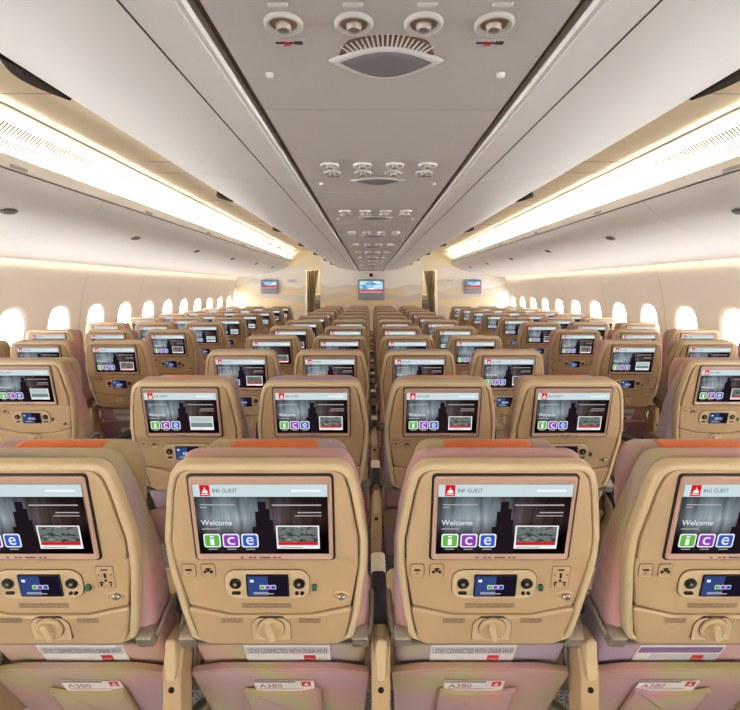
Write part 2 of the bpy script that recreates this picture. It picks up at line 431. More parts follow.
b.plate(rpoly([(-0.045, -0.342), (0.045, -0.342), (0.045, -0.295), (0.032, -0.2775), (-0.032, -0.2775), (-0.045, -0.295)], [0.005, 0.005, 0.02, 0.03, 0.03, 0.02], 5),
                  [(0, 0.005), (0, 0.009), (0.002, 0.0095), (0.004, 0.0085)], T, 'rim'); PM['latch_plate'] = b.mesh('latch_plate')
b = MB(); b.plate(circ(0, -0.306, 0.0325, 28), [(0, 0.008), (0, 0.0095)], T, 'brown'); b.plate(circ(0, -0.306, 0.031, 28), [(0, 0.008), (0, 0.014), (0.003, 0.016), (0.008, 0.0165), (0.010, 0.0155)], T, 'tan')
b.plate(rpoly([(-0.001, -0.331), (0.013, -0.326), (0.001, -0.281), (-0.013, -0.286)], 0.005, 3), [(0, 0.014), (0, 0.024), (0.002, 0.026)], T, 'rim'); PM['tray_latch'] = b.mesh('tray_latch')
# screen
b = MB()
b.plate(rrect(-0.1545, 0.1545, -0.1065, 0.1145, 0.010), [(0, 0.009), (0, 0.0135), (0.0025, 0.0145)], T, 'black')
b.plate(rrect(-0.150, 0.150, -0.102, 0.110, 0.008), [(0, 0.012), (0, 0.0155), (0.001, 0.0175), (0.004, 0.0185), (0.0065, 0.017)], T, 'bezel')
for u in (-0.05, -0.032, -0.022, 0.022, 0.032): b.plate(rrect(u - 0.0032, u + 0.0032, -0.0985, -0.0945, 0.001, 2), [(0, 0.0165), (0, 0.0178)], T, 'black')
b.plate(rrect(-0.012, 0.012, -0.0985, -0.0945, 0.001, 2), [(0, 0.0165), (0, 0.0178)], T, 'black')
PM['entertainment_screen'] = b.mesh('entertainment_screen')
DU0, DU1, DV0, DV1 = -0.141, 0.141, -0.0850, 0.0925
def du(a): return DU0 + (DU1 - DU0) * a
def dv(a): return DV0 + (DV1 - DV0) * a
def display_mesh(seat, pic, fine=True):
    b = MB(); w = 0.0180; R = lambda x0, x1, y0, y1, k, m: b.rect(du(x0), du(x1), dv(y0), dv(y1), w + 0.00025 * k, T, m)
    R(0, 1, 0, 1, 0, 'backdrop')
    # plain dark tower block in the middle of the skyline
    b.flat([(du(a), dv(c)) for a, c in ((.42, 0), (.60, 0), (.60, .22), (.58, .22), (.58, .50), (.56, .50), (.56, .66), (.535, .66), (.535, .76), (.475, .76), (.475, .62), (.45, .62), (.45, .40), (.42, .40))], w + 0.0002, T, 's_dark')
    R(0, 1, .83, 1, 1, 's_head')
    R(.05, .125, .84, .995, 2, 's_red')
    for q, (a, hh) in enumerate(((-.014, .045), (0, .085), (.014, .05))): b.flat([(du(.088 + a - .007), dv(.884)), (du(.088 + a + .007), dv(.884)), (du(.088 + a + .008), dv(.884 + hh * .45)), (du(.088 + a * .6), dv(.884 + hh)), (du(.088 + a - .006), dv(.884 + hh * .5))], w + 0.0008 + q * .00005, T, 's_white')
    R(.06, .115, .86, .872, 3, 's_white')
    R(.73, .95, .90, .93, 2, 's_white')
    for i, (x, c, ch) in enumerate(((.04, 's_green', 'i'), (.185, 's_purple', 'c'), (.33, 's_blue', 'e'))):
        b.flat(rrect(du(x), du(x + .13), dv(.10), dv(.30), .005, 3), w + .0005, T, 's_white')
        b.flat(rrect(du(x + .01), du(x + .12), dv(.117), dv(.283), .004, 3), w + .00075, T, c)
        wd = {'i': .018, 'c': .028, 'e': .028}[ch]
        text(b, ch, du(x + .065 - wd), dv(.14 if ch != 'i' else .135), du(x + .065 + wd), dv(.255 if ch != 'i' else .27), w + .001, T, 's_white')
        R(x + .03, x + .10, .065, .077, 2, 's_line')
    R(.60, .93, .08, .42, 2, 's_white')
    if pic == 'sea':
        R(.612, .918, .27, .405, 3, 's_sky'); R(.612, .918, .15, .27, 3, 's_sea'); R(.612, .918, .265, .275, 4, 's_white')
    else:
        R(.612, .918, .175, .405, 3, pic); R(.612, .918, .135, .18, 4, 's_red')
    R(.62, .80, .097, .105, 3, 's_ink')
    if fine:
        text(b, seat + ' GUEST', du(.145), dv(.89), du(.33), dv(.945), w + .0006, T, 's_ink')
        text(b, 'Welcome', du(.035), dv(.425), du(.27), dv(.50), w + .0006, T, 's_white')
        R(.035, .17, .365, .378, 2, 's_line'); R(.58, .95, .705, .722, 2, 's_line'); R(.77, .95, .60, .615, 2, 's_line'); R(.75, .95, .555, .567, 2, 's_line')
        R(.04, .30, .712, .725, 2, 's_line'); R(.04, .09, .675, .687, 2, 's_line')
    return b.mesh('display', smooth=0, recalc=False)
PICS = ['map_a', 'sea', 'map_b']
DISP = {(L_, 0): display_mesh('84' + L_, 'map_a') for L_ in 'DEFG'}
for i, pc in enumerate(PICS): DISP[('X', i)] = display_mesh('82A', pc); DISP[('Y', i)] = display_mesh('', pc, False)
# handset
b = MB(); b.plate(rrect(-0.0995, 0.0945, -0.2235, -0.1425, 0.0285, 7), [(0, 0), (0, .0036)], T, 'brown'); b.plate(rrect(-0.098, 0.093, -0.222, -0.144, 0.027, 7), [(0, 0.0), (0, 0.005), (0.002, 0.0075), (0.006, 0.008), (0.0075, 0.0065)], T, 'rim'); PM['handset'] = b.mesh('handset')
b = MB(); b.plate(rrect(-0.049, 0.047, -0.214, -0.153, 0.002, 2), [(0, 0.005), (0, 0.009)], T, 'black')
b.rect(-0.046, 0.044, -0.211, -0.156, 0.0092, T, 's_hand'); b.rect(-0.0, 0.044, -0.211, -0.156, 0.0094, T, 's_hand2')
for i, c in enumerate(('s_green', 's_purple', 's_blue')):
    x = -0.019 + i * 0.0125; b.flat(rrect(x, x + .0115, -.192, -.180, .002, 2), .0097, T, 's_white'); b.flat(rrect(x + .001, x + .0105, -.191, -.181, .002, 2), .0100, T, c)
b.rect(-0.040, -0.032, -0.172, -0.165, 0.0098, T, 's_white'); b.rect(-0.034, 0.012, -0.206, -0.2035, 0.0098, T, 's_line'); b.rect(-0.034, -0.0, -0.202, -0.200, 0.0098, T, 's_line')
PM['handset_display'] = b.mesh('handset_display', smooth=0)
def pad(cx, pills):
    b = MB(); b.plate(circ(cx, -0.178, 0.0135, 20), [(0, 0.006), (0, 0.0095), (0.002, 0.0105)], T, 'black')
    b.plate(circ(cx, -0.178, 0.004, 12), [(0, 0.010), (0.0005, 0.0118)], T, 'label')
    if pills: b.plate(rrect(cx - .010, cx + .010, -.208, -.201, .003, 3), [(0, .006), (0, .0095)], T, 'black')
    else:
        for q in (-.006, .006): b.plate(circ(cx + q, -.205, .0042, 12), [(0, .006), (0, .0098)], T, 'black')
    return b.mesh('handset_buttons')
PM['pad_l'] = pad(-0.074, True); PM['pad_r'] = pad(0.070, False)
b = MB(); b.plate(rrect(0.099, 0.109, -0.200, -0.184, 0.003, 3), [(0, 0.001), (0, 0.008), (0.002, 0.009)], T, 'green'); PM['handset_release'] = b.mesh('handset_release')
def socket_mesh(cx, kind):
    b = MB(); b.plate(rrect(cx - .0165, cx + .0165, -.164, -.127, .0065, 4), [(0, 0), (0, .0031)], T, 'brown'); b.plate(rrect(cx - .0155, cx + .0155, -.163, -.128, .006, 4), [(0, 0.0), (0, .0035), (.001, .005), (.0025, .0035)], T, 'tan')
    if kind: b.plate(rrect(cx - .007, cx + .007, -.146, -.142, .001, 2), [(0, .003), (0, .0048)], T, 'black'); b.plate(circ(cx, -.154, .0014, 8), [(0, .003), (0, .0045)], T, 'black')
    else:
        for q in (-.007, 0, .007): b.plate(circ(cx + q, -.149 + (.004 if q == 0 else 0), .0036, 10), [(0, .003), (0, .005)], T, 'black')
        b.plate(rrect(cx - .006, cx + .006, -.142, -.139, .001, 2), [(0, .003), (0, .0048)], T, 'black')
    return b.mesh('usb_socket' if kind else 'headphone_socket')
PM['usb_socket'] = socket_mesh(-0.178, 1); PM['headphone_socket'] = socket_mesh(-0.134, 0)
b = MB(); b.plate(rrect(.126, .167, -.195, -.134, .003, 3), [(0, 0), (0, .0030)], T, 'brown'); b.plate(rrect(.127, .166, -.194, -.135, .003, 3), [(0, 0), (0, .0035), (.001, .004)], T, 'tan')
b.plate(rrect(.139, .154, -.145, -.142, .001, 2), [(0, .003), (0, .005)], T, 'black')
b.plate(rrect(.144, .149, -.166, -.153, .001, 2), [(0, .003), (0, .005)], T, 'black'); b.plate(circ(.1465, -.173, .003, 10), [(0, .003), (0, .005)], T, 'black')
for q in (-1, 1):
    b.plate(rrect(.1465 + q * .010 - .004, .1465 + q * .010 + .004, -.180, -.177, .001, 2), [(0, .003), (0, .005)], T, 'black')
    b.plate(rrect(.1465 + q * .011 - .0015, .1465 + q * .011 + .0015, -.189, -.182, .001, 2), [(0, .003), (0, .005)], T, 'black')
    b.plate(circ(.1465 + q * .014, -.157, .0015, 8), [(0, .003), (0, .005)], T, 'black')
PM['power_socket'] = b.mesh('power_socket')
b = MB(); b.plate(circ(.163, -.219, .021, 24, .014), [(0, 0), (0, .003), (.002, .0045), (.006, .001)], T, 'tan')
b.plate(circ(.165, -.218, .009, 18, .0075), [(0, 0), (0, .008), (.002, .0105)], T, 'chrome'); PM['coat_hook'] = b.mesh('coat_hook')
# fabric
BK = rpoly(sym([(0.19, -0.76), (0.216, -0.73), (0.222, -0.34), (0.226, -0.14), (0.216, -0.02), (0.200, 0.07), (0.180, 0.122)]),
           [0.03, 0.04, 0.1, 0.1, 0.1, 0.06, 0.05] + [0.05, 0.06, 0.1, 0.1, 0.1, 0.04, 0.03], 5)
b = MB(); b.plate(BK, [(0.012, -0.130), (0.003, -0.122), (0.0, -0.108), (0.0, -0.050), (0.003, -0.038), (0.010, -0.030), (0.022, -0.024)], TB, 'fabric', strip=True); PM['backrest'] = b.mesh('backrest', 60)
HR = rpoly(sym([(0.140, -0.140), (0.176, -0.115), (0.187, 0.02), (0.170, 0.087)]), [0.03, 0.05, 0.06, 0.045] + [0.045, 0.06, 0.05, 0.03], 6)
b = MB(); b.plate(HR, [(0.045, -0.195), (0.024, -0.187), (0.008, -0.168), (0.0, -0.140), (0.003, -0.124), (0.012, -0.112), (0.03, -0.107)], T, 'fabric_head'); PM['headrest'] = b.mesh('headrest', 60)
def cover_mesh(m):
    b = MB(); prof = [(-0.112, .060), (-0.131, .0830), (-0.1345, .0925), (-0.142, .0975), (-0.150, .0990), (-0.160, .0990), (-0.170, .0965), (-0.180, .0915)]
    vs = []; n = len(prof)
    for u in (-0.105, -0.09, 0.09, 0.105):
        d = .0 if abs(u) < .1 else -.0018
        for w, v in prof[1:]: vs.append(T(u, v + d - .0105, w + .018))
    n -= 1; fs = [(i * n + j, i * n + j + 1, (i + 1) * n + j + 1, (i + 1) * n + j) for i in range(3) for j in range(n - 1)]
    b.add(vs, fs, m); me = b.mesh('headrest_cover', 60, recalc=False)
    bm = bmesh.new(); bm.from_mesh(me); bmesh.ops.solidify(bm, geom=bm.faces[:], thickness=-0.0025); bmesh.ops.recalc_face_normals(bm, faces=bm.faces); bm.to_mesh(me); bm.free()
    return me
PM['cover_o'] = cover_mesh('orange'); PM['cover_l'] = cover_mesh('lilac')
# pockets
PK = rpoly([(-0.210, -0.80), (0.210, -0.80), (0.228, -0.508), (0.150, -0.489), (-0.150, -0.489), (-0.228, -0.508)], [0.03, 0.03, 0.01, 0.03, 0.03, 0.01], 4)
HB = [(-.2265, -.512), (-.150, -.4925), (.150, -.4925), (.2265, -.512), (.2262, -.525), (.150, -.5055), (-.150, -.5055), (-.2262, -.525)]
b = MB(); b.plate(HB, [(0, .002), (0, .0062), (.002, .0072)], T, 'pocket')
b.plate(PK, [(0, -0.012), (-0.001, -0.004), (0.0, 0.004), (0.003, 0.0055), (0.006, 0.0035), (0.009, 0.004)], T, 'pocket'); PM['literature_pocket'] = b.mesh('literature_pocket', 60)
CP = rpoly([(-0.102, -0.78), (0.100, -0.78), (0.100, -0.578), (0.094, -0.576), (0.05, -0.594), (-0.05, -0.596), (-0.094, -0.578), (-0.102, -0.580)], 0.004, 2)
b = MB(); b.plate(CP, [(0, 0.008), (0, 0.0155), (0.002, 0.018), (0.004, 0.0165), (0.008, 0.017)], T, 'pocket'); PM['card_pocket'] = b.mesh('card_pocket', 60)
# table arms and bar
b = MB(); b.box(-0.20, 0.20, -0.379, -0.369, -0.022, 0.002, 'metal', T); PM['table_bar'] = b.mesh('table_bar')
def arm_mesh(sg):
    b = MB(); b.plate(rrect(min(sg * .186, sg * .226), max(sg * .186, sg * .226), -.384, -.345, .006, 3), [(0, -.030), (0, .002), (.003, .006)], T, 'metal')
    P = [T(sg * .224, -.362, -.012), T(sg * .230, -.360, -.03), T(sg * .233, -.352, -.06), T(sg * .234, -.352, -.10)]
    x = sg * .2340; P += [(x, .225, .735), (x, .243, .70), (x, .240, .65), (x, .225, .60), (x, .212, .54)]
    b.tube(P, [.011, .011, .012, .012, .012, .012, .012, .011, .010], 'metal', 10, 0.6)
    return b.mesh('table_arm', 50)
PM['arm_r'] = arm_mesh(1); PM['arm_l'] = arm_mesh(-1)
# seat cushion, frame, legs
b = MB()
CO = rrect(-0.232, 0.232, 0.34, 0.74, 0.05, 6)
b.plate(CO, [(0.02, 0.40), (0.004, 0.408), (0, 0.425), (0, 0.475), (0.008, 0.495), (0.025, 0.505), (0.06, 0.510)], I, 'cushion'); PM['seat_cushion'] = b.mesh('seat_cushion', 60)
b = MB(); b.box(-.235, .235, .36, .70, .372, .399, 'frame')
for y in (.40, .64): b.tube([(-.25, y, .35), (.25, y, .35)], .02, 'frame', 10)
PM['seat_frame'] = b.mesh('seat_frame')
b = MB(); b.tube([(0, .58, .34), (0, .60, .06), (0, .61, .012)], [.018, .016, .02], 'frame', 10, 1.2); b.tube([(0, .30, .34), (0, .36, .20), (0, .585, .07)], .014, 'frame', 8); b.box(-.02, .02, .20, .66, 0, .018, 'frame')
b.tube([(0, .28, .34), (0, .25, .012)], .015, 'frame', 8)
PM['leg'] = b.mesh('leg', 50)
# armrests (origin on the line between two seats)
b = MB()
b.plate(rpoly([(.128, .30), (.20, .30), (.20, .60), (.185, .655), (.145, .655), (.128, .60)], [.01, .01, .03, .02, .02, .03], 4), [(.003, -.023), (0, -.020), (0, .020), (.003, .023)], lambda a, c, w: (w, a, c), 'tan2')
b.plate(circ(0, .562, .0075, 14), [(0, -.132), (0, -.1265)], lambda a, c, w: (a, -w, c), 'black')
b.plate(rrect(-.014, .014, .588, .690, .012, 3), [(0, -.175), (0, -.124), (.003, -.120)], lambda a, c, w: (a, -w - .0, c) if False else (a, -w, c), 'rim')
PM['armrest_support'] = b.mesh('armrest_support')
def arm_pad(y0, y1, m, z0=.612, z1=.652, hw=.0235, nm='armrest_pad'):
    b = MB(); b.plate(rrect(-hw, hw, z0, z1, .012, 4), [(.006, -y0), (0, -y0 - .008), (0, -y1 + .008), (.006, -y1)], lambda a, c, w: (a, -w, c), m); return b.mesh(nm, 50)
PM['armrest'] = arm_pad(.165, .235, 'tan', nm='armrest'); PM['armrest_pad'] = arm_pad(.2352, .465, 'navy'); PM['armrest_cap'] = arm_pad(.4652, .568, 'cream', nm='armrest_cap')
b = MB(); b.plate(rrect(-.0185, .0185, .19, .235, .012, 4), [(.006, .70), (0, .708), (0, .95), (.008, .96)], I, 'navy'); PM['armrest_up'] = b.mesh('armrest', 50)
# aisle-side armrest with deep curved side
b = MB(); b.plate(rpoly([(.13, .33), (.52, .36), (.60, .44), (.60, .600), (.55, .628), (.17, .628), (.12, .58)], [.04, .05, .06, .03, .03, .04, .04], 5), [(.006, -.022), (0, -.016), (0, .016), (.006, .022)], lambda a, c, w: (w, a, c), 'tan2'); PM['end_panel'] = b.mesh('end_panel')
b = MB(); pr = []
P = [(0, .12, .57), (0, .135, .62), (0, .18, .648), (0, .30, .652), (0, .50, .652), (0, .57, .645), (0, .61, .615), (0, .615, .56)]
b.tube(P, [.018, .022, .023, .023, .023, .023, .022, .016], 'navy', 12, 1.0); PM['armrest_aisle'] = b.mesh('armrest', 60)
b = MB(); b.plate(rrect(-.155, .155, -.40, -.387, .002, 2), [(0, -.031), (0, -.028)], T, 'lilac')

ORD = ['first', 'second', 'third', 'fourth', 'fifth', 'sixth', 'seventh', 'eighth', 'ninth', 'tenth', 'eleventh']
def seat(x, y, label, lod, letter, pic, left_arm, right_arm, group, cover, power):
    t = empty('airline_seat', (x, y, 0), label, 'airline seat', group)
    inst('seat_shell', PM['seat_shell'], t)
    inst('monitor_housing', PM['monitor_housing'], t)
    inst('control_panel', PM['control_panel'], t)
    tr = inst('tray_table', PM['tray_table'], t)
    s = inst('entertainment_screen', PM['entertainment_screen'], t)
    inst('display', DISP[(letter, 0)] if lod == 0 else DISP[('X' if lod == 1 else 'Y', pic)], s)
    inst('backrest', PM['backrest'], t)
    hd = inst('headrest', PM['headrest'], t)
    if cover: inst('headrest_cover', PM['cover_o' if cover == 'o' else 'cover_l'], hd)
    inst('seat_cushion', PM['seat_cushion'], t)
    pk = inst('literature_pocket', PM['literature_pocket'], t)
    hs = inst('handset', PM['handset'], t); inst('handset_display', PM['handset_display'], hs)
    inst('tray_latch', PM['tray_latch'], tr)
    inst('seat_frame', PM['seat_frame'], t); inst('leg', PM['leg'], t, (-.15, .06, 0)); inst('leg', PM['leg'], t, (.15, .06, 0))
    if lod < 2:
        inst('latch_plate', PM['latch_plate'], tr)
        inst('button_pad', PM['pad_l'], hs); inst('button_pad', PM['pad_r'], hs); inst('release_tab', PM['handset_release'], hs)
        inst('usb_socket', PM['usb_socket'], t); inst('headphone_socket', PM['headphone_socket'], t)
        inst('coat_hook', PM['coat_hook'], t)
        if power: inst('power_socket', PM['power_socket'], t)
        inst('table_bar', PM['table_bar'], t); inst('table_arm', PM['arm_l'], t); inst('table_arm', PM['arm_r'], t)
        inst('card_pocket', PM['card_pocket'], pk)
    if lod == 0:
        inst('placard', PM['placard_a'], t); inst('placard', PM['placard_b'], tr); inst('placard', PM['placard_c'], tr)
    for sx, kind in ((-.2575, left_arm), (.2575, right_arm)):
        if not kind or (lod == 2 and kind == 'up'): continue
        if kind == 'aisle':
            inst('end_panel', PM['end_panel'], t, (sx + (.008 if sx > 0 else -.008), 0, 0)); inst('armrest', PM['armrest_aisle'], t, (sx + (.008 if sx > 0 else -.008), 0, 0))
        else:
            if lod < 2: inst('armrest_support', PM['armrest_support'], t, (sx, 0, 0))
            if kind == 'up': inst('armrest', PM['armrest_up'], t, (sx, 0, 0))
            else:
                a = inst('armrest', PM['armrest'], t, (sx, 0, 0)); inst('armrest_pad', PM['armrest_pad'], a); inst('armrest_cap', PM['armrest_cap'], a)
    return t

PITCH = 0.837; Z0 = 1.0; ZS = 2.34; SP = 0.515
cx4 = [-1.5 * SP, -.5 * SP, .5 * SP, 1.5 * SP]
where4 = ['left end seat', 'just left of middle armrest', 'just right of middle armrest', 'right end seat']
NR = 11; NS = 9
pick = random.Random(3)
for k in range(NR):
    lod = 0 if k == 0 else (1 if k < 3 else 2)
    row = 'nearest' if k == 0 else (ORD[k] if k < NR - 1 else 'farthest')
    for c in range(4):
        lb = f'tan airline seat, {row} row of the centre block, {where4[c]}'
        pic = (1 if (k == 1 and c == 0) else 0 if k < 2 else pick.choice([0, 0, 1, 2]))
        seat(cx4[c], Z0 + PITCH * k, lb, lod, 'DEFG'[c], pic,
             'aisle' if c == 0 else None, {0: 'up', 1: 'down', 2: 'up', 3: 'aisle'}[c], 'economy seats of the centre block', 'o', c in (0, 2))
XS = [1.78, 1.785 + SP, 1.785 + 2 * SP]
for sd, nm in ((-1, 'left'), (1, 'right')):
    for k in range(NS):
        lod = 1 if k < 3 else 2
        row = 'nearest' if k == 0 else (ORD[k] if k < NS - 1 else 'farthest')
        for c in range(3):
            lb = f'tan airline seat in the {row} row of the {nm} block, ' + ('at the aisle end', 'in the middle', 'beside the window wall')[c]
            inner = 'aisle' if c == 0 else None
            outer = 'up' if c < 2 else None
            la, ra = (outer, inner) if sd < 0 else (inner, outer)
            seat(sd * XS[c], ZS + PITCH * k, lb, lod, 'D', pick.choice([2, 1, 0]) if not (sd > 0 and k == 1) else 1, la, ra, f'economy seats of the {nm} window block', 'l' if (sd > 0 and k == 0 and c == 0) else None, (c == 0) == (sd > 0))

# ------------------------------------------------------------------ magazines and safety cards
def mag_mesh(kind):
    b = MB(); m0 = 'white'
    b.plate(rrect(-.108, .108, -.60, -.400, .003, 2), [(0, -.0275), (0, -.0205)], T, m0)
    w = -.0202
    if kind == 0:
        b.rect(-.105, .105, -.463, -.432, w, T, 'paper_grey'); text(b, 'STAY CONNECTED WITH ONAIR WI-FI', -.096, -.460, .100, -.438, w + .0003, T, 'ink')
        b.rect(-.105, .105, -.490, -.4665, w, T, 'white'); b.rect(.04, .07, -.494, -.470, w + .0003, T, 'red'); b.rect(.044, .066, -.488, -.486, w + .0005, T, 'white')
    else:
        b.rect(-.105, .105, -.458, -.432, w, T, 'paper_purple'); b.rect(-.07, .105, -.490, -.463, w, T, 'paper_grey'); b.rect(.04, .07, -.494, -.470, w + .0003, T, 'red'); b.rect(.044, .066, -.488, -.486, w + .0005, T, 'white')
    return b.mesh('magazine', smooth=0)
def card_mesh():
    b = MB(); b.plate(rrect(-.078, .078, -.15, .012, .002, 2), [(0, .0072), (0, .0092)], lambda u, v, w: T(u, v - .555, w), 'white')
    Q = lambda u, v, w: T(u, v - .555, w)
    b.rect(-.078, .03, .006, .012, .0095, Q, 'ink')
    text(b, 'A380', -.066, -.022, -.006, -.001, .0096, Q, 'ink_red'); b.rect(-.066, .05, -.0285, -.0265, .0096, Q, 'ink_red'); b.rect(-.066, .03, -.033, -.0315, .0096, Q, 'paper_grey')
    b.rect(.046, .070, -.014, .010, .0096, Q, 'red')
    b.flat([(.052, -.006), (.064, -.006), (.061, 0), (.058, .006), (.055, 0)], .0099, Q, 'white'); b.rect(.051, .065, -.0105, -.0085, .0099, Q, 'white')
    return b.mesh('safety_card', smooth=0)
MG = [mag_mesh(0), mag_mesh(1)]; CD = card_mesh()
def topmesh(name, me, loc, rot, label, cat, group):
    o = bpy.data.objects.new(name, me); COL.objects.link(o); o.location = loc; o.rotation_euler = rot
    o['label'] = label; o['category'] = cat; o['group'] = group; return o
seatword = ['left end seat', 'seat left of middle armrest', 'seat right of middle armrest', 'right end seat']
for c in range(4):
    dx = (.012, .02, -.022, -.01)[c]
    topmesh('magazine', MG[1 if c == 3 else 0], (cx4[c] + dx, Z0, 0), (0, 0, 0), ('white magazine with purple top band' if c == 3 else 'white Wi-Fi magazine') + f' in the nearest centre row, {seatword[c]}', 'magazine', 'magazines in the seat pockets')
    a = math.radians((3, -1.2, -1.5, 2.5)[c])
    o = topmesh('safety_card', CD, (cx4[c] + (.018, .006, -.012, -.02)[c], Z0, 0), (0, 0, 0), f'white A380 safety card in the nearest centre row, {seatword[c]}', 'safety card', 'safety cards in the seat pockets')
for k in (1, 2):
    for sd, nm in ((-1, 'left'), (1, 'right')):
        rw = ORD[k]
        topmesh('magazine', MG[0], (sd * XS[0], ZS + PITCH * k, 0), (0, 0, 0), f'white magazine in the pocket of the {rw} row aisle seat of the {nm} block', 'magazine', 'magazines in the seat pockets')
        topmesh('safety_card', CD, (sd * XS[0], ZS + PITCH * k, 0), (0, 0, 0), f'white A380 safety card in the {rw} row aisle seat pocket of the {nm} block', 'safety card', 'safety cards in the seat pockets')

# ------------------------------------------------------------------ cabin shell
HC = 1.55; Y0 = -4.2; YW = 10.7; MP = 1.41; YM = 0.34
def extr(mb, prof, y0, y1, m, sd=1, close=False):
    n = len(prof); vs = [(sd * x, y, z) for y in (y0, y1) for x, z in prof]
    fs = [(i, i + 1, n + i + 1, n + i) for i in range(n - 1)]
    if close: fs += [(n - 1, 0, n, 2 * n - 1), tuple(range(n)), tuple(range(n, 2 * n))]
    return mb.add(vs, fs, m)
def smooth_curve(pts, sub=5):
    out = []; n = len(pts)
    for i in range(n - 1):
        p0 = Vector(pts[max(i - 1, 0)]); p1 = Vector(pts[i]); p2 = Vector(pts[i + 1]); p3 = Vector(pts[min(i + 2, n - 1)])
        for k in range(sub):
            t = k / sub
            q = 0.5 * ((2 * p1) + (p2 - p0) * t + (2 * p0 - 5 * p1 + 4 * p2 - p3) * t * t + (3 * p1 - p0 - 3 * p2 + p3) * t ** 3); out.append((q.x, q.y))
    out.append(tuple(pts[-1])); return out

b = MB(); b.box(-3.3, 3.3, Y0, 13.2, -.06, 0, 'carpet'); b.build('floor', smooth=0, kind='structure')
# ceiling: aisle ceiling over both aisles plus the deck above
b = MB()
ZC = HC + .87
b.box(-1.80, 1.80, Y0, 12.0, ZC, ZC + .04, 'ceil_warm')
b.build('ceiling', smooth=0, kind='structure')
for sd, nm in ((-1, 'left'), (1, 'right')):
    b = MB()
    for j in range(11):
        yb = YM + MP * (j - 3)
        if yb > YW: break
        b.box(min(sd * .8, sd * 1.75), max(sd * .8, sd * 1.75), yb - .003, yb + .003, ZC - .002, ZC, 'seam_soft')
        b.box(min(sd * .8, sd * 1.75), max(sd * .8, sd * 1.75), yb + .3, yb + .305, ZC - .002, ZC, 'seam_soft')
    b.build('trim_1' if sd < 0 else 'trim_2', smooth=0, kind='structure')

# side walls with window openings
WX = [(3.06, .0), (3.14, .25), (3.21, .62), (3.235, .95), (3.225, 1.25), (3.19, 1.52), (3.12, 1.78), (3.09, 1.86), (3.02, 2.0)]
def wx(z):
    for (a, za), (c, zc) in zip(WX, WX[1:]):
        if za <= z <= zc:
            t = (z - za) / (zc - za); t2 = t
            return a + (c - a) * t2
    return WX[-1][0] if z > WX[-1][1] else WX[0][0]
_wx = smooth_curve([(z, x) for x, z in WX], 4)
def wxs(z):
    for (za, a), (zc, c) in zip(_wx, _wx[1:]):
        if za <= z <= zc: return a + (c - a) * (z - za) / (zc - za)
    return _wx[-1][1] if z > _wx[-1][0] else _wx[0][1]
WP = .635; WC = 1.14; WHW, WHH = .150, .215
wins = [4.11 + WP * k for k in range(-13, 11)]
def supe(t, a, c, p=2.7):
    ct, st = math.cos(t), math.sin(t)
    return (a * math.copysign(abs(ct) ** (2 / p), ct), c * math.copysign(abs(st) ** (2 / p), st))
for sd, nm in ((-1, 'left'), (1, 'right')):
    b = MB()
    zs = [p[0] for p in _wx if p[0] < .72] + [.72]
    zt = [1.5] + [p[0] for p in _wx if p[0] > 1.5]
    ya, yb = wins[0] - WP / 2, wins[-1] + WP / 2
    for zz in (zs, zt):
        extr(b, [(wxs(z), z) for z in zz], ya, yb, 'wall', sd)
    if ya > Y0: pass
    extr(b, [(wxs(z), z) for z in [p[0] for p in _wx]], yb, 12.0, 'wall', sd)
    NSEG = 48
    for yc in wins:
        rings = []
        def P(dy, z, off): return (sd * (wxs(z) + off), yc + dy, z)
        for f, off in ((None, 0), (0.45, 0), (1.0, 0), (1.1, .004), (1.2, .016)):
            ring = []
            for i in range(NSEG):
                t = 2 * PI * (i + .5) / NSEG
                ex, ez = supe(t, WHW, WHH)
                k = 1 / max(abs(math.cos(t)) / (WP / 2), abs(math.sin(t)) / .39)
                bx, bz = math.cos(t) * k, math.sin(t) * k
                # border ring in the cell rectangle (.72 .. 1.5)
                if f is None: dy, dz = bx, bz
                elif f <= 1.0:
                    g = 1.28; dy, dz = (bx + (ex * g - bx) * f, bz + (ez * 1.2 - bz) * f)
                else:
                    q = (f - 1) / .2; dy, dz = ex * (1.28 - .28 * q), ez * (1.2 - .2 * q)
                z = 1.11 + dz + (WC - 1.11) * (0 if f is None else min(f, 1.0))
                ring.append(P(dy, z, off))
            rings.append(ring)
        vs = [p for r in rings for p in r]; fs = []
        for r in range(len(rings) - 1):
            for i in range(NSEG):
                j = (i + 1) % NSEG; fs.append((r * NSEG + i, r * NSEG + j, (r + 1) * NSEG + j, (r + 1) * NSEG + i))
        b.add(vs, fs, 'wall')
        # corner fillers of the cell rectangle
        for cyy in (-1, 1):
            for czz in (-1, 1):
                idx = [i for i in range(NSEG)]
                cor = (cyy * WP / 2, czz * .39)
                cand = sorted(range(NSEG), key=lambda i: (rings[0][i][1] - yc - cor[0]) ** 2 + (rings[0][i][2] - 1.11 - cor[1]) ** 2)[:2]
                b.add([rings[0][cand[0]], rings[0][cand[1]], P(cor[0], 1.11 + cor[1], 0)], [(0, 1, 2)], 'wall')
    for yc in wins[1::2]:
        yy = yc - WP / 2
        zz = [p[0] for p in _wx]
        vs = []
        for z in zz: x = wxs(z) - .0015; vs += [(sd * x, yy - .0025, z), (sd * x, yy + .0025, z)]
        b.add(vs, [(2 * i, 2 * i + 1, 2 * i + 3, 2 * i + 2) for i in range(len(zz) - 1)], 'seam_soft')
    b.build(f'wall_{nm}', smooth=40, kind='structure')

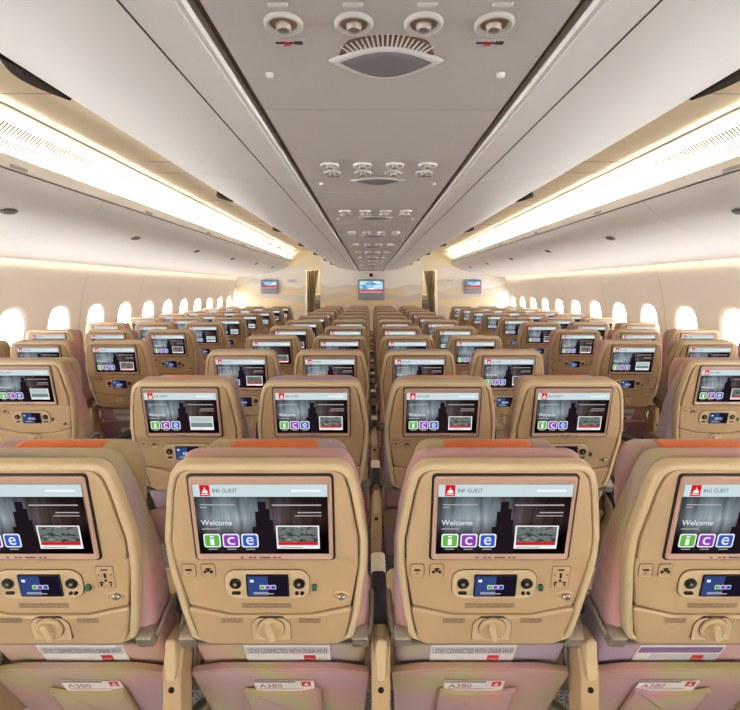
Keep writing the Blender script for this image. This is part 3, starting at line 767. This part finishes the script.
wn = 0
for sd in (-1, 1):
    for yc in wins:
        if yc < 1.0: continue
        wn += 1
        b = MB(); NSEG = 40; rings = []
        for g, off in ((1.005, .014), (1.0, .02), (.975, .035), (.955, .05), (.90, .055)):
            ring = []
            for i in range(NSEG):
                ex, ez = supe(2 * PI * i / NSEG, WHW * g, WHH * g); z = WC + ez
                ring.append((sd * (wxs(z) + off), yc + ex, z))
            rings.append(ring)
        vs = [p for r in rings for p in r]; fs = []
        for r in range(len(rings) - 1):
            for i in range(NSEG):
                j = (i + 1) % NSEG; fs.append((r * NSEG + i, r * NSEG + j, (r + 1) * NSEG + j, (r + 1) * NSEG + i))
        b.add(vs, fs, 'reveal')
        w_ = b.build(f'window_{wn}', smooth=50, kind='structure')
        b = MB(); ring = []
        for i in range(NSEG):
            ex, ez = supe(2 * PI * i / NSEG, WHW * .93, WHH * .93); z = WC + ez; ring.append((sd * (wxs(z) + .053), yc + ex, z))
        b.add(ring, [tuple(range(NSEG))], 'pane'); p_ = b.build('window_pane', parent=w_, smooth=0)

# rear wall behind the camera
b = MB(); b.box(-3.4, 3.4, Y0 - .06, Y0, 0, 2.6, 'wall'); b.build('wall_rear', smooth=0, kind='structure')

# ------------------------------------------------------------------ centre overhead bins
CB = smooth_curve([(.292, .386), (.36, .397), (.50, .413), (.62, .432), (.72, .456), (.775, .476), (.797, .492)], 4)
def bin_prof(pts): return [(x, HC + h) for x, h in pts]
mods = [YM + MP * k for k in range(-3, 8)]
def modword(i, n): return 'nearest' if i == 0 else ('farthest' if i == n - 1 else ORD[i])
vis = [y for y in mods if y > -1.2 and y < YW - .2]
for sd, nm in ((-1, 'left'), (1, 'right')):
    for y in mods:
        y1 = min(y + MP, YW) ; g = .0022
        if y1 - y < .2: continue
        inview = y1 > 0.2
        lb = None
        if inview:
            i = [q for q in mods if q + MP > .2].index(y); n = len([q for q in mods if q + MP > .2 and min(q + MP, YW) - q >= .2])
            lb = f'white centre overhead bin, {modword(i, n)} on the {nm} side of the ceiling channel'
        else: lb = f'white centre overhead bin behind the viewpoint, {nm} side of the ceiling channel'
        t = empty('centre_overhead_bin', (0, y, HC + .386), lb, 'overhead bin', 'centre overhead bins')
        z_ = HC + .386
        prof = [(.292, .42)] + CB + [(.800, .50), (.792, .512), (.74, .56), (.66, .64), (.60, .74), (.58, .868), (.292, .868)]
        pr = [(x, h + HC - z_) for x, h in prof]
        b = MB(); extr(b, pr, g, y1 - y - g, 'bin', sd, True); b.build('bin_body', t, 30)
        b = MB(); b.box(min(sd * .375, sd * .379), max(sd * .375, sd * .379), g, y1 - y - g, .0125, .0145, 'seam'); b.build('door_gap', t, 0)
        b = MB(); extr(b, [(.272, -.002), (.276, -.008), (.283, -.009), (.290, -.004), (.290, .03), (.272, .03)], g * 2, y1 - y - g * 2, 'rail', sd, True); b.build('edge_rail', t, 30)
# centre channel: recessed trough and panels
b = MB(); b.box(-.272, .272, Y0, YW, HC + .400, HC + .42, 'groove'); b.build('trim_3', smooth=0, kind='structure')

# pods on the outer edge of the centre bins
def pod_mesh():
    b = MB(); n = 24; out = []
    for i in range(n + 1):
        s = -1 + 2 * i / n; out.append((s * .118, -.004 + .058 * (1 - s * s) * (1 + .35 * s)))
    out2 = out + [(s * .118, -.016 * (1 - s * s)) for s in [1 - 2 * i / n for i in range(1, n)]]
    TT = lambda y, d, w: (d * .95 + w * .1, y, d * .18 - w)
    b.plate(out2, [(.0, -.012), (0, .010), (.003, .013)], TT, 'pod')
    inner = [(y * .55 + .022, d * .62 + .003) for y, d in out2]
    b.plate(inner, [(0, .012), (0, .0145)], TT, 'slot')
    return b.mesh('aisle_lamp_pod', 40)
pm = pod_mesh()
for sd, nm in ((-1, 'left'), (1, 'right')):
    for k in range(7):
        y = 1.07 + MP * k
        o = topmesh('aisle_lamp_pod', pm, (sd * .803, y, HC + .497), (0, 0, 0), f'dark brown lens-shaped lamp pod on the {nm} centre bin edge, {modword(k, 7)} one', 'lamp', 'lamp pods on the centre bin edges')
        if sd < 0: o.scale = (-1, 1, 1)

# passenger service panels
def T3(zy): return lambda u, v, w: (u, v, zy - w)
def lens_outline(hw, d0, d1, n=14, p=1.0):
    up = [(hw * (-1 + 2 * i / n), d1 * (1 - abs(-1 + 2 * i / n) ** 1.9)) for i in range(n + 1)]
    dn = [(hw * (1 - 2 * i / n), -d0 * (1 - abs(1 - 2 * i / n) ** 1.9)) for i in range(1, n)]
    return up + dn
HP = .380
D = T3(0)
g_ = {}
b = MB(); b.box(-.252, .252, -.262, .212, 0, .018, 'panel'); g_['panel'] = b.mesh('service_panel', 0)
b = MB(); b.box(-.252, .252, .215, .585, 0, .018, 'panel'); g_['filler'] = b.mesh('blank_panel', 0)
b = MB(); b.plate(lens_outline(.097, .046, .064), [(0, 0), (.002, .003), (.006, .0045), (.012, .0048), (.018, .003)], D, 'bin'); g_['vframe'] = b.mesh('speaker_frame', 50)
b = MB(); b.plate(lens_outline(.078, .036, .052), [(0, .001), (0, .004), (0, .0065, .93), (0, .009, .75), (0, .0105, .5)], D, 'lens'); g_['lens'] = b.mesh('speaker_grille', 50)
b = MB()
for i in range(19):
    a = -1 + i / 9.0; x0 = a * .060; x1 = a * .074
    yb0 = -.045 * (1 - (abs(a) * .66) ** 1.9) - .004; yb1 = yb0 - .030 * (1 - .45 * a * a)
    b.add([D(x0 - .0016, yb0, .0035), D(x0 + .0016, yb0, .0035), D(x1 + .0016, yb1, .001), D(x1 - .0016, yb1, .001),
           D(x0 - .0016, yb0, 0), D(x0 + .0016, yb0, 0), D(x1 + .0016, yb1, 0), D(x1 - .0016, yb1, 0)],
          [(0, 1, 2, 3), (0, 4, 5, 1), (1, 5, 6, 2), (2, 6, 7, 3), (3, 7, 4, 0)], 'bin')
fan = [(-.078, -.018), (-.066, -.052)] + [(-.06 + .12 * i / 8, -.062 - .014 * (1 - (-1 + i / 4) ** 2)) for i in range(9)] + [(.066, -.052), (.078, -.018)]
b.plate(fan, [(0, -.001), (0, .0012)], D, 'groove')
g_['fan'] = b.mesh('air_grille', 0)
def cup_mesh(r, tilt, lit):
    b = MB(); b.plate(circ(0, 0, r, 28), [(0, 0), (0, .004), (.0015, .006), (.004, .0065), (.006, .004), (.009, .0015)], D, 'bin' if not lit else 'panel', capf=False)
    b.plate(circ(0, 0, r - .008, 24), [(0, 0), (0, .002)], D, 'cup')
    b.plate(circ(0, .001, r * .42, 20), [(0, 0), (.001, .008), (.003, .011), (.006, .009)], D, 'cup')
    b.plate(circ(0, .001, r * .20, 14), [(0, .006), (0, .0105)], D, 'lens')
    return b.mesh('reading_lamp' if lit else 'air_nozzle', 50)
g_['lamp'] = cup_mesh(.028, 0, True); g_['nozzle'] = cup_mesh(.029, 0, False)
b = MB(); b.plate(rrect(-.030, .030, -.012, .010, .003, 3), [(0, 0), (0, .0016)], D, 'panel')
b.plate(rrect(-.018, .010, -.004, .001, .001, 2), [(0, .0016), (0, .0022)], D, 'ink'); b.plate(rrect(.011, .024, -.006, .003, .001, 2), [(0, .0016), (0, .0022)], D, 'ink')
for q in (1, -1):
    b.add([D(-.007, -.007 * q, .0026), D(-.003, -.008 * q, .0026), D(.006, .005 * q, .0026), D(.002, .006 * q, .0026)], [(0, 1, 2, 3)], 'red')
g_['sign'] = b.mesh('no_smoking_sign', 0)
b = MB(); b.plate(circ(0, 0, .008, 16), [(0, 0), (.001, .005), (.004, .0075)], D, 'rail'); g_['knob'] = b.mesh('call_light', 50)
b = MB(); b.plate(rrect(-.014, .014, -.004, .004, .002, 2), [(0, 0), (.001, .002)], D, 'bin'); g_['slot'] = b.mesh('number_plate', 0)
NPU = 12
for k in range(-2, NPU):
    y = .765 + .85 * k
    if y > YW - .6: continue
    lb = f'grey ceiling service panel with speaker and lamps, {"nearest" if k == 0 else ORD[k]} along the channel' if k >= 0 else 'grey ceiling service panel behind the viewpoint'
    t = empty('service_unit', (0, y, HC + HP), lb, 'ceiling service unit', 'service units along the ceiling channel')
    inst('service_panel', g_['panel'], t); inst('blank_panel', g_['filler'], t)
    vf = inst('speaker_frame', g_['vframe'], t); inst('speaker_grille', g_['lens'], vf)
    if k < 5: inst('air_grille', g_['fan'], t)
    for x in (-.151, -.05, .05, .151):
        inst('reading_lamp', g_['lamp'], t, (x, -.107, 0)); inst('air_nozzle', g_['nozzle'], t, (x, -.20, 0))
        if k < 5: inst('number_plate', g_['slot'], t, (x, -.150, 0))
    for x in (-.155, .155): inst('no_smoking_sign', g_['sign'], t, (x, -.055, 0))
    for x in (-.205, .205): inst('call_light', g_['knob'], t, (x, .050, 0))

# ------------------------------------------------------------------ side bins with cove
SB = smooth_curve([(1.862, .598), (1.90, .545), (2.00, .470), (2.16, .405), (2.42, .345), (2.72, .295), (2.98, .262), (3.07, .252)], 4)
spot_me = None
b = MB(); b.plate(circ(0, 0, .055, 24, .035), [(0, 0), (0, .005), (.004, .007)], lambda u, v, w: (v, u, -w), 'spot')
b.plate([(x + .004, y) for x, y in circ(0, 0, .040, 20, .022)], [(0, .006), (0, .008)], lambda u, v, w: (v, u, -w), 'brown'); spot_me = b.mesh('bin_lamp')
for sd, nm in ((-1, 'left'), (1, 'right')):
    mm = [y for y in mods if min(y + MP, YW) - y >= .2]; vv = [y for y in mm if y + MP > 1.2]
    for y in mm:
        y1 = min(y + MP, YW); g = .0025; seen = y in vv; L_ = y1 - y
        wd = modword(vv.index(y), len(vv)) if seen else None
        lb = f'curved ivory overhead bin above the {nm} window seats, {wd} in the row' if seen else f'curved ivory overhead bin behind the viewpoint, {nm} side'
        z_ = HC + .25
        t = empty('side_overhead_bin', (0, y, z_), lb, 'overhead bin', f'overhead bins above the {nm} window seats')
        pr = [(x, h + HC - z_) for x, h in SB] + [(3.03, .015), (2.6, .30), (2.02, .32), (1.95, .352), (1.868, .352)]
        b = MB(); extr(b, pr, g, L_ - g, 'bin_side', sd, True); b.build('bin_door', t, 30)
        x0, x1 = sorted((sd * 1.8665, sd * 1.90))
        b = MB(); b.box(x0, x1, .0, L_, .352, .358, 'seam'); b.build('latch_gap', t, 0)
        b = MB(); extr(b, [(1.872, .358), (1.862, .362), (1.864, .40), (1.874, .427), (1.888, .438), (1.898, .434), (1.892, .358)], g, L_ - g, 'bin_side', sd, True); b.build('latch_strip', t, 30)
        x0, x1 = sorted((sd * 1.858, sd * 1.868))
        b = MB(); b.box(x0, x1, L_ * .42, L_ * .50, .366, .384, 'seam_soft'); b.build('bin_handle', t, 0)
        # cove panel with two rows of slots
        t2 = empty('cove_vent_panel', (0, y, HC + .66), f'brightly lit white slotted vent panel above the {nm} bins, {wd} in the row' if seen else f'slotted vent panel behind the viewpoint, {nm} side', 'vent panel', f'lit vent panels above the {nm} bins')
        A = Vector((2.005, 0.0)); B_ = Vector((1.75, .208))
        def Q(s, yy, off): 
            d = (B_ - A).normalized(); nn = Vector((-d.y, d.x)); p = A + (B_ - A) * s
            bulge = .018 * math.sin(PI * s)
            p = p + nn * (off - bulge) * 1.0
            return (sd * p.x, yy, p.y)
        b = MB(); ns = 10
        for half in (0,):
            vs = [Q(i / ns, yy, 0) for yy in (g, L_ - g) for i in range(ns + 1)] + [Q(i / ns, yy, -.012) for yy in (g, L_ - g) for i in range(ns + 1)]
            n1 = ns + 1; fs = [(i, i + 1, n1 + i + 1, n1 + i) for i in range(ns)] + [(2 * n1 + i, 2 * n1 + i + 1, 3 * n1 + i + 1, 3 * n1 + i) for i in range(ns)]
            fs += [(0, n1, 3 * n1, 2 * n1), (ns, n1 + ns, 3 * n1 + ns, 2 * n1 + ns)]
            b.add(vs, fs, 'cove')
        b.build('cove_panel', t2, 40)
        b = MB(); yy = .14
        while yy < L_ - .14:
            for s0, s1 in ((.29, .46), (.52, .73)):
                vs = [Q(s0, yy, .0015), Q(s0, yy + .010, .0015), Q(s1, yy + .010 - .012, .0015), Q(s1, yy - .012, .0015)]
                b.add(vs, [(0, 1, 2, 3)], 'slot')
            yy += .0235
        b.build('slot_grille', t2, 0)
        b = MB(); extr(b, [(B_.x - .002, .200), (B_.x - .010, .212), (B_.x + .01, .212)], 0, L_, 'rail', sd, True); b.build('edge_strip', t2, 0)
    # lamps in the bins
    from bisect import bisect
    def shx(x):
        for (a, ha), (c, hc) in zip(SB, SB[1:]):
            if a <= x <= c: return ha + (hc - ha) * (x - a) / (c - a), math.atan2(hc - ha, c - a)
    hgt, sl = shx(2.075)
    for k in range(6):
        o = topmesh('bin_lamp', spot_me, (sd * 2.075, 2.60 + MP * k, HC + hgt + .001), (0, -sl * sd, 0), f'small dark oval lamp set in the {nm} overhead bins, {modword(k, 6)} one', 'lamp', f'oval lamps in the {nm} overhead bins')
    # light tubes laid in the cove
    b = MB(); b.tube([(sd * 1.945, Y0 + .1, HC + .632), (sd * 1.945, YW - .05, HC + .632)], .011, 'tube', 8)
    o = b.build('light_tube', smooth=60); o['label'] = f'warm light tube lying in the cove above the {nm} overhead bins'; o['category'] = 'light'
    # wash strip along the top of the window wall
    b = MB(); b.box(*sorted((sd * 3.02, sd * 3.09)), Y0, YW, HC + .275, HC + .29, 'bin_side'); b.build('trim_4' if sd < 0 else 'trim_5', smooth=0, kind='structure')

# ------------------------------------------------------------------ front partitions
b = MB(); b.box(-1.165, 1.165, YW, YW + .08, 0, ZC, 'mural'); b.build('wall_front', smooth=0, kind='structure')
for sd, nm in ((-1, 'left'), (1, 'right')):
    x0, x1 = sorted((sd * 1.55, sd * 3.16))
    b = MB(); b.box(x0, x1, YW, YW + .08, 0, 2.02, 'mural'); b.build(f'wall_front_{nm}', smooth=0, kind='structure')
    x0, x1 = sorted((sd * 1.165, sd * 3.3))
    b = MB(); b.box(x0, x1, YW + .002, YW + .078, 1.99, 2.5, 'ceil_warm'); b.build(f'wall_lintel_{nm}', smooth=0, kind='structure')
    b = MB()
    for xa in (1.165, 1.535):
        x0, x1 = sorted((sd * xa, sd * (xa + .015))); b.box(x0, x1, YW - .01, YW + .09, 0, 1.99, 'door_trim')
    x0, x1 = sorted((sd * 1.165, sd * 1.55)); b.box(x0, x1, YW - .01, YW + .09, 1.975, 1.995, 'door_trim')
    b.build('door_1' if sd < 0 else 'door_2', smooth=0, kind='structure')
    # curtain hanging in the doorway
    b = MB(); n = 40; vs = []
    for z in (.85, 1.5, 1.97):
        for i in range(n + 1):
            f = i / n; wd = .16 if z < 1 else (.20 if z < 1.6 else .27)
            xx = sd * (1.53 - f * wd) if sd > 0 else sd * (1.53 - f * wd)
            vs.append((xx, YW + .28 + .022 * math.sin(f * 34), z))
    fs = [(r * (n + 1) + i, r * (n + 1) + i + 1, (r + 1) * (n + 1) + i + 1, (r + 1) * (n + 1) + i) for r in range(2) for i in range(n)]
    b.add(vs, fs, 'curtain'); me = b.mesh('galley_curtain', 60, recalc=False)
    bm = bmesh.new(); bm.from_mesh(me); bmesh.ops.solidify(bm, geom=bm.faces[:], thickness=.003); bm.to_mesh(me); bm.free()
    o = bpy.data.objects.new('galley_curtain', me); COL.objects.link(o); o['label'] = f'gold brown curtain gathered inside the {nm} front doorway'; o['category'] = 'curtain'
    # galley unit beyond the doorway
    t = empty('galley_unit', (sd * 1.36, YW + .95, 0), f'dark olive galley unit seen through the {nm} front doorway', 'galley unit', None)
    b = MB(); b.plate(rrect(-.26, .26, -.2, .2, .02, 3), [(0, 0), (0, 1.35), (.004, 1.36)], I, 'galley'); b.build('cabinet_body', t)
    b = MB(); b.plate(rrect(-.28, .28, -.22, .21, .01, 3), [(0, 1.36), (0, 1.385), (.003, 1.39)], I, 'galley2'); b.build('worktop', t)
    for z0 in (.15, .75):
        b = MB(); b.plate(rrect(-.24, .24, z0, z0 + .5, .01, 3), [(0, .198), (0, .21), (.003, .214)], lambda a, c, w: (a, -w, c), 'brown'); dr = b.build('door', t)
        b = MB(); b.box(-.06, .06, -.232, -.216, z0 + .42, z0 + .44, 'chrome'); b.build('handle', dr, 0)
b = MB(); b.box(-3.3, 3.3, 12.4, 12.46, 0, 2.6, 'galley'); b.build('wall_back', smooth=0, kind='structure')

# wall monitors
def monitor(x, zc, w, hh, label):
    t = empty('wall_monitor', (x, YW, zc), label, 'monitor', 'wall monitors on the front partitions')
    F = lambda u, v, q: (u, -q, v)
    b = MB(); b.plate(rrect(-w / 2, w / 2, -hh / 2, hh / 2, .02, 4), [(0, 0), (0, .05), (.008, .06), (.02, .062)], F, 'mon'); b.build('monitor_body', t)
    b = MB(); u = w / 2 - .03; v0 = -hh * .17; v1 = hh / 2 - .03
    b.plate(rrect(-u, u, v0, v1, .004, 2), [(0, .055), (0, .064)], F, 'black'); b.rect(-u + .006, u - .006, v0 + .05, v1 - .006, .0655, F, 'map_wall')
    b.rect(-u + .006, u - .006, v0 + .006, v0 + .05, .0655, F, 's_line')
    text(b, 'Welcome on board', -u + .02, v0 + .012, u - .02, v0 + .052, .0665, F, 's_red'); b.rect(-u + .006, u - .006, v0 + .05, v0 + .085, .066, F, 's_red')
    b.build('display', t, 0)
monitor(0, 1.51, .61, .48, 'large grey monitor in the middle of the front partition above the seats')
monitor(-2.36, 1.58, .40, .33, 'small grey monitor on the left front partition')
monitor(2.36, 1.58, .40, .33, 'small grey monitor on the right front partition')
F = lambda u, v, q: (u, -q, v)
for sd, nm in ((-1, 'left'), (1, 'right')):
    b = MB(); b.plate(rrect(-.13, .13, -.05, .05, .01, 3), [(0, 0), (0, .03), (.004, .034)], F, 'white'); text(b, 'EXIT', -.08, -.025, .08, .025, .0345, F, 'lens')
    o = b.build('exit_sign', loc=(sd * 1.83, YW, HC + .165)); o['label'] = f'white exit sign beside the {nm} front doorway'; o['category'] = 'sign'; o['group'] = 'exit signs beside the front doorways'
    b = MB(); b.plate(rrect(-.09, .09, -.025, .025, .006, 3), [(0, 0), (0, .008)], F, 'white')
    o = b.build('wall_placard', loc=(sd * .5, YW, 1.135)); o['label'] = f'small white placard low on the front partition, {nm} of the large monitor'; o['category'] = 'placard'; o['group'] = 'placards on the front partition'
b = MB(); b.plate(circ(0, 0, .045, 20), [(0, -.005), (0, .02), (.012, .045), (.03, .055)], F, 'black')
o = b.build('cabin_camera', loc=(0, YW, HC + .30)); o['label'] = 'small black round cabin camera above the large front monitor'; o['category'] = 'camera'

# ------------------------------------------------------------------ lights
w = bpy.data.worlds.new('bright_overcast'); sc.world = w; w.use_nodes = True
bg = w.node_tree.nodes['Background']; bg.inputs[0].default_value = (.94, .97, 1.0, 1); bg.inputs[1].default_value = 20.0
def area(name, loc, rot, sx, sy, power, col, portal=False, spread=PI):
    l = bpy.data.lights.new(name, 'AREA'); l.shape = 'RECTANGLE'; l.size = sx; l.size_y = sy; l.energy = power; l.color = col; l.spread = spread
    if portal: l.cycles.is_portal = True
    o = bpy.data.objects.new(name, l); COL.objects.link(o); o.location = loc; o.rotation_euler = rot; return o
for sd in (-1, 1):
    # cove strip: lies in the trough, shines up and inward
    o = area('cove_light', (sd * 1.925, (Y0 + YW) / 2, HC + .645), (0, 0, 0), .03, YW - Y0 - .2, 150, (1, .90, .73))
    o.rotation_euler = (PI, -sd * math.radians(48), 0)
    # strip hidden over the bin's wall edge, washing the window wall
    o = area('wall_wash_light', (sd * 3.055, (Y0 + YW) / 2, HC + .268), (0, sd * math.radians(20), 0), .02, YW - Y0 - .2, 20, (1, .88, .68))
    area('window_portal', (sd * 3.36, (1 + YW) / 2, WC), (0, sd * PI / 2, 0), .5, YW - 1, 1, (1, 1, 1), True)
area('rear_fill_light', (0, -3.6, 1.75), (PI / 2, 0, 0), 5.6, 1.2, 55, (.92, .96, 1))  # unseen fill added behind the camera to brighten seat backs and ceiling
for sd in (-1, 1):
    area('doorway_light', (sd * 1.36, 11.3, 2.3), (0, 0, 0), .4, .4, 1.6, (1, .9, .7))

# ------------------------------------------------------------------ camera
cam = bpy.data.cameras.new('camera'); co = bpy.data.objects.new('camera', cam); COL.objects.link(co)
cam.sensor_width = 36; cam.sensor_fit = 'HORIZONTAL'; cam.lens = 459 / 740 * 36; cam.shift_y = -67 / 740; cam.clip_start = .02
co.location = (-.027, 0, HC); co.rotation_euler = (PI / 2, 0, 0)
sc.camera = co
sc.view_settings.view_transform = 'Standard'; sc.view_settings.look = 'None'; sc.view_settings.exposure = 0.56; sc.view_settings.gamma = 1
sc.view_settings.use_curve_mapping = False
sc.cycles.max_bounces = 8; sc.cycles.diffuse_bounces = 5; sc.cycles.sample_clamp_indirect = 4
